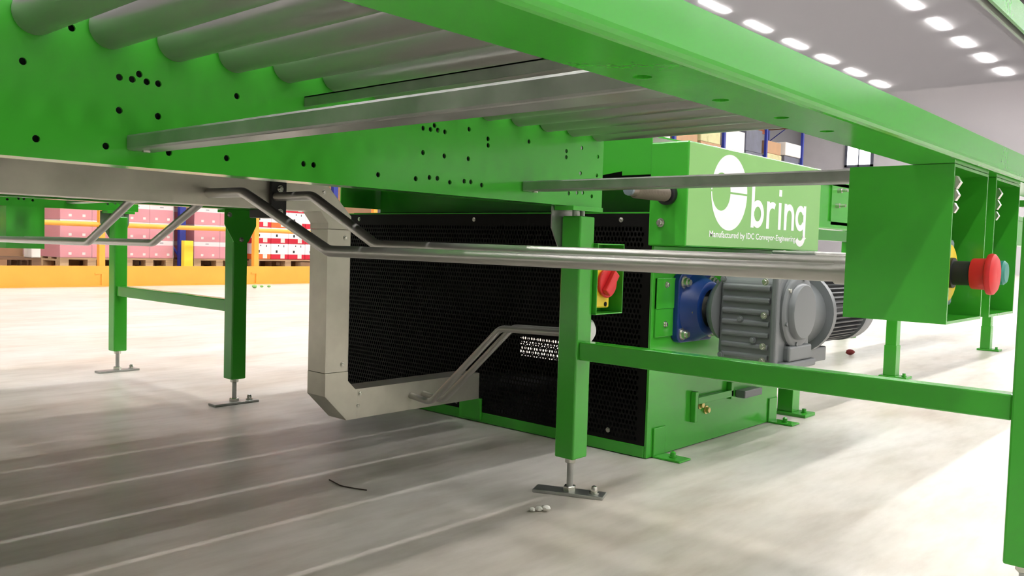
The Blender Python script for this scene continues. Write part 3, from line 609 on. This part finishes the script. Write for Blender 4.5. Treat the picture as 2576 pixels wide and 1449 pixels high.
# ------------------------------------------------------------------ yellow barrier
T = thing('safety_barrier', 'yellow steel safety barrier with kick plate and rail in front of pallets', 'barrier', (5, 9.75, 0))
obj('kick_plate', bx(-1.0, 14.0, 9.75, 9.765, 0.012, 0.230), ORANGE, T)
obj('kick_plate_foot', bx(-1.0, 14.0, 9.71, 9.765, 0.0, 0.0118), ORANGE, T)
for x in [6.0 - 1.94 * k for k in range(4)] + [7.94, 9.88, 11.82]:
    p = obj('post', bx(x - 0.035, x + 0.035, 9.768, 9.838, 0.0, 1.12), ORANGE, T, bevel=0.008)
    obj('bracket', bx(x - 0.085, x + 0.045, 9.742, 9.7498, 0.135, 0.150), ORANGE, p); obj('bracket_web', bx(x - 0.02, x + 0.035, 9.735, 9.7498, 0.012, 0.135), ORANGE, p)
b = B(); tube(b, [(-1.0, 9.80, 0.69), (14, 9.80, 0.69)], 0.027, 16); obj('mid_rail', b, ORANGE, T, True)
b = B(); tube(b, [(-1.0, 9.80, 1.10), (14, 9.80, 1.10)], 0.03, 16); obj('top_rail', b, ORANGE, T, True)

# ------------------------------------------------------------------ pallets and loads behind the barrier
def pallet(x0, x1, y0, y1, z, m, label, group):
    T = thing('wooden_pallet', label, 'pallet', ((x0 + x1) / 2, (y0 + y1) / 2, z), group)
    for i in range(5):
        a = y0 + (y1 - y0 - 0.1) * i / 4; obj('deck_board', bx(x0, x1, a, a + 0.1, z + 0.122, z + 0.144), m, T)
    w = 0.10; xs = (x0, (x0 + x1 - w) / 2, x1 - w)
    for a in xs:
        obj('stringer', bx(a, a + w, y0, y1, z + 0.1002, z + 0.1218), m, T)
        for yy in (y0, (y0 + y1 - 0.14) / 2, y1 - 0.14): obj('block', bx(a, a + w, yy, yy + 0.14, z + 0.0222, z + 0.10), m, T)
        obj('bottom_board', bx(a, a + w, y0, y1, z, z + 0.022), m, T)
    return T
BH = 0.230
CART = {}
def carton(sz, m, name, loc, label, group, marks=None):
    key = (sz, m.name)
    if key not in CART:
        w, d, h = sz; b = bx(-w / 2, w / 2, -d / 2, d / 2, 0, h); me = bpy.data.meshes.new(name); bmesh.ops.recalc_face_normals(b, faces=b.faces[:]); bmesh.ops.bevel(b, geom=b.edges[:], offset=0.006, segments=1, affect='EDGES'); b.to_mesh(me); b.free(); me.materials.append(m); CART[key] = me
    o = bpy.data.objects.new(name, CART[key]); COL.objects.link(o); o.location = loc; tag(o, label, 'box', group)
    if marks:
        for (mx_, mz_, mw, mh, mm) in marks:
            p = bx(mx_ - mw / 2, mx_ + mw / 2, -sz[1] / 2 - 0.0008, -sz[1] / 2 - 0.0002, mz_ - mh / 2, mz_ + mh / 2)
            me = bpy.data.meshes.new('print_mark'); p.to_mesh(me); p.free(); me.materials.append(mm); q = bpy.data.objects.new('print_mark', me); COL.objects.link(q); q.parent = o
    return o
YL = 10.8
def load(x0, x1, style, where, rows=8, nx=2, wrap=True):
    pallet(x0, x1, YL, YL + 1.2, 0.0, WOOD, 'pale wooden pallet at the bottom under the ' + where, 'lower pallets under the loads')
    pallet(x0, x1, YL, YL + 1.2, 0.1445, WOOD, 'pale wooden pallet directly carrying the ' + where, 'pallets carrying the loads')
    w = (x1 - x0) / nx; z = 0.2895
    for r in range(rows):
        for i in range(nx):
            for j in range(2 if i == 0 else 1):
                pos = '%s row from the pallet, %s, ' % (('first', 'second', 'third', 'fourth', 'fifth', 'sixth', 'seventh', 'top')[r], ('rear left' if j else ('left', 'right')[i] if nx == 2 else ('left', 'second from left', 'third from left', 'right')[i]))
                cx_, cy_ = x0 + w * (i + 0.5), YL + 0.3 + 0.6 * j
                if style == 'pink':
                    mk = [(-0.07, 0.05, 0.035, 0.03, WHTC), (0.09, 0.05, 0.035, 0.03, WHTC), (0.0, 0.20, 0.05, 0.012, GRYC)] if j == 0 and r < 4 else None
                    carton((round(w - 0.003, 4), 0.597, BH - 0.002), PINKC, 'pink_carton', (cx_, cy_, z + r * BH), 'pink carton, ' + pos + where, 'cartons of the ' + where, mk)
                else:
                    mm = ORNC if (i + r) % 3 == 0 and i < 2 else REDC
                    mk = [(-0.05, 0.115, 0.03, 0.036, RUBBER), (0.07, 0.195, 0.012, 0.03, RUBBER), (-0.02, 0.2, 0.014, 0.02, RUBBER), (0.05, 0.045, 0.07, 0.06, WHTC)] if j == 0 and r < 4 else None
                    carton((round(w - 0.003, 4), 0.597, BH - 0.002), mm, 'printed_carton', (cx_, cy_, z + r * BH), ('orange' if mm is ORNC else 'red') + '-banded carton, ' + pos + where, 'cartons of the ' + where, mk)
    if wrap:
        b = bx(x0 - 0.004, x1 + 0.004, YL - 0.004, YL + 1.204, 0.2893, 0.2895 + rows * BH + 0.004)
        o = obj('stretch_film', b, FILM, None, origin=((x0 + x1) / 2, YL + 0.6, 0.2893)); tag(o, 'clear stretch film around the ' + where, 'film', 'stretch films')
load(3.995, 4.735, 'pink', 'leftmost pink load')
load(4.765, 5.40, 'pink', 'pink load left of rack post')
load(5.69, 6.44, 'pink', 'pink load right of rack post')
load(6.575, 7.74, 'print', 'red-white load', nx=4, wrap=False)
for k in range(2): pallet(2.55, 3.70, 10.55, 11.35, 0.1445 * k, WOODD, 'dark old pallet, %s of the empty stack at the left edge' % ('lower one', 'upper one')[k], 'stack of empty pallets')
o = obj('foam_block', bx(3.60, 3.70, 10.56, 10.80, 0.2892, 0.42), WHTC, None, origin=(3.65, 10.66, 0.2892), bevel=0.01); tag(o, 'pale block lying on the corner of the dark pallet stack', 'block')

for k in range(7):  # added cartons block the bright wall so the pallet gaps stay dark
    x = 1.2 + 1.25 * k
    o = obj('wall_blocker_carton', bx(x, x + 1.2, 12.15, 13.2, 0.0, 1.9), BRN, None, origin=(x + 0.6, 12.7, 0), bevel=0.02)
    tag(o, 'tall brown carton added behind the pallet loads to darken their gaps, %s from the left' % ('first', 'second', 'third', 'fourth', 'fifth', 'sixth', 'seventh')[k], 'box', 'tall cartons added behind the loads')
# ------------------------------------------------------------------ blue pallet racking
def rack_frame(x, label, prot=False):
    T = thing('rack_upright', label, 'rack', (x, 11.3, 0), 'blue rack uprights')
    for y in (10.72, 11.82):
        obj('post', bx(x - 0.04, x + 0.04, y, y + 0.07, 0.0, 6.5), RACKBLUE, T)
        obj('base_plate', bx(x - 0.07, x + 0.07, y - 0.03, y + 0.10, 0.0, 0.008), RACKBLUE, T)
    z = 0.3; s = 0
    while z < 6.0:
        a, b_ = (10.79, z), (11.82, z + 0.7)
        if s: a, b_ = (11.82, z), (10.79, z + 0.7)
        b = B(); tube(b, [(x, a[0], a[1]), (x, b_[0], b_[1])], 0.016, 8); obj('diagonal_brace', b, RACKBLUE, T); z += 0.75; s = 1 - s
ORD = ('first', 'second', 'third', 'fourth', 'fifth', 'sixth', 'seventh', 'eighth', 'ninth')
fx = [5.49 + 2.441 * k for k in range(9)]
for k, x in enumerate(fx):
    rack_frame(x, ['blue rack upright behind the yellow barrier between the pink loads', '', '', '', '', '', '', '', ''][k] or 'blue rack upright, %s along the row counting from the pink loads' % ('first', 'second', 'third', 'fourth', 'fifth', 'sixth', 'seventh', 'eighth', 'ninth')[k])
T = thing('post_protector', 'yellow post protector at the foot of the blue rack upright', 'protector', (5.53, 10.65, 0))
pb = B(); box(pb, 5.45, 5.575, 10.60, 10.612, 0, 0.53); box(pb, 5.45, 5.46, 10.612, 10.685, 0, 0.53); box(pb, 5.565, 5.575, 10.612, 10.685, 0, 0.53); obj('shield', pb, PROTECT, T, bevel=0.004)
obj('base', bx(5.43, 5.595, 10.59, 10.687, 0.0, 0.006), PROTECT, T)
for k in range(8):
    x0, x1 = fx[k] + 0.045, fx[k + 1] - 0.045
    for lv in (2.45, 4.25):
        T = thing('rack_beam', 'orange rack beams spanning the %s bay of the blue racking %s' % (ORD[k], 'at the lower level' if lv < 3 else 'at the upper level'), 'rack beam', ((x0 + x1) / 2, 11.3, lv), 'orange rack beams')
        for y in (10.74, 11.84): obj('beam', bx(x0, x1, y, y + 0.05, lv, lv + 0.12), RACKORANGE, T)
        if lv > 3 and k < 5: continue
        n = 0
        for a, b_ in ((x0 + 0.06, x0 + 1.10), (x0 + 1.22, x1 - 0.06)):
            n += 1
            wh = '%s pallet place of the %s rack bay, %s level' % ('left' if n == 1 else 'right', ORD[k], 'lower' if lv < 3 else 'upper')
            pallet(a, b_, 10.7, 11.9, lv + 0.1202, WOODD, 'wooden pallet in the ' + wh, 'pallets on the racking')
            z = lv + 0.2645
            ms = random.choice([[WHTC, GRYC], [BRN, YELC], [YELC, BRN, WHTC], [GRYC, WHTC], [BRN, GRYC]])
            if k == 7: ms = [[BRN, YELC, BRN], [WHTC, GRYC, WHTC]][n - 1]
            if k == 6: ms = [[WHTC, WHTC], [GRYC, GRYC]][n - 1]
            hh = random.uniform(1.05, 1.35) / len(ms)
            for q, mm in enumerate(ms):
                i_ = random.uniform(0, 0.06)
                o = obj('goods_carton', bx(a + i_, b_ - i_, 10.74 + i_, 11.86 - i_, z, z + hh - 0.002), mm, None, origin=((a + b_) / 2, 11.3, z), bevel=0.02)
                tag(o, '%s, %s layer, ' % ({'white_carton': 'white carton', 'grey_goods': 'grey wrapped goods', 'brown_carton': 'brown carton', 'wrapped_goods': 'yellowish wrapped goods'}[mm.name], ('bottom', 'middle', 'top')[q] if len(ms) == 3 else ('bottom', 'top')[q]) + wh, 'box', 'goods on the racking'); z += hh

# ------------------------------------------------------------------ bits on the floor
def blob(name, pts, r, m, label, cat):
    b = B()
    for p, rr in zip(pts, r):
        s = bmesh.ops.create_icosphere(b, subdivisions=2, radius=rr)['verts']
        for v in s:
            v.co.x *= random.uniform(0.8, 1.2); v.co.y *= random.uniform(0.8, 1.2); v.co.z *= 0.7; v.co += Vector(p)
    zmin = min(v.co.z for v in b.verts)
    for v in b.verts: v.co.z -= zmin
    o = obj(name, b, m, None, True, origin=pts[0][:2] + (0,)); tag(o, label, cat)
blob('paper_scrap', [(1.437, 1.200, 0.006), (1.450, 1.191, 0.007), (1.463, 1.182, 0.008)], (0.007, 0.008, 0.010), PAPER, 'small crumpled white paper scrap on the floor below the middle leg', 'paper')
blob('red_scrap', [(5.128, 1.851, 0.02)], (0.025,), REDBIT, 'tiny dark red scrap on the floor behind the gear motor', 'scrap')
blob('green_scrap', [(5.471, 8.94, 0.02), (5.56, 8.93, 0.02), (5.65, 8.92, 0.02)], (0.03, 0.02, 0.02), GREENBIT, 'small green leaf scrap on the floor before the yellow barrier', 'scrap')
b = B(); tube(b, bendpath([(1.253, 1.698, 0.003), (1.244, 1.64, 0.002), (1.255, 1.60, 0.002), (1.267, 1.57, 0.002)], 0.05), 0.0016, 8)
o = obj('cable_tie', b, TWIG, None, True, origin=(1.25, 1.62, 0)); tag(o, 'thin dark curved cable tie lying on the shaded floor', 'cable tie')
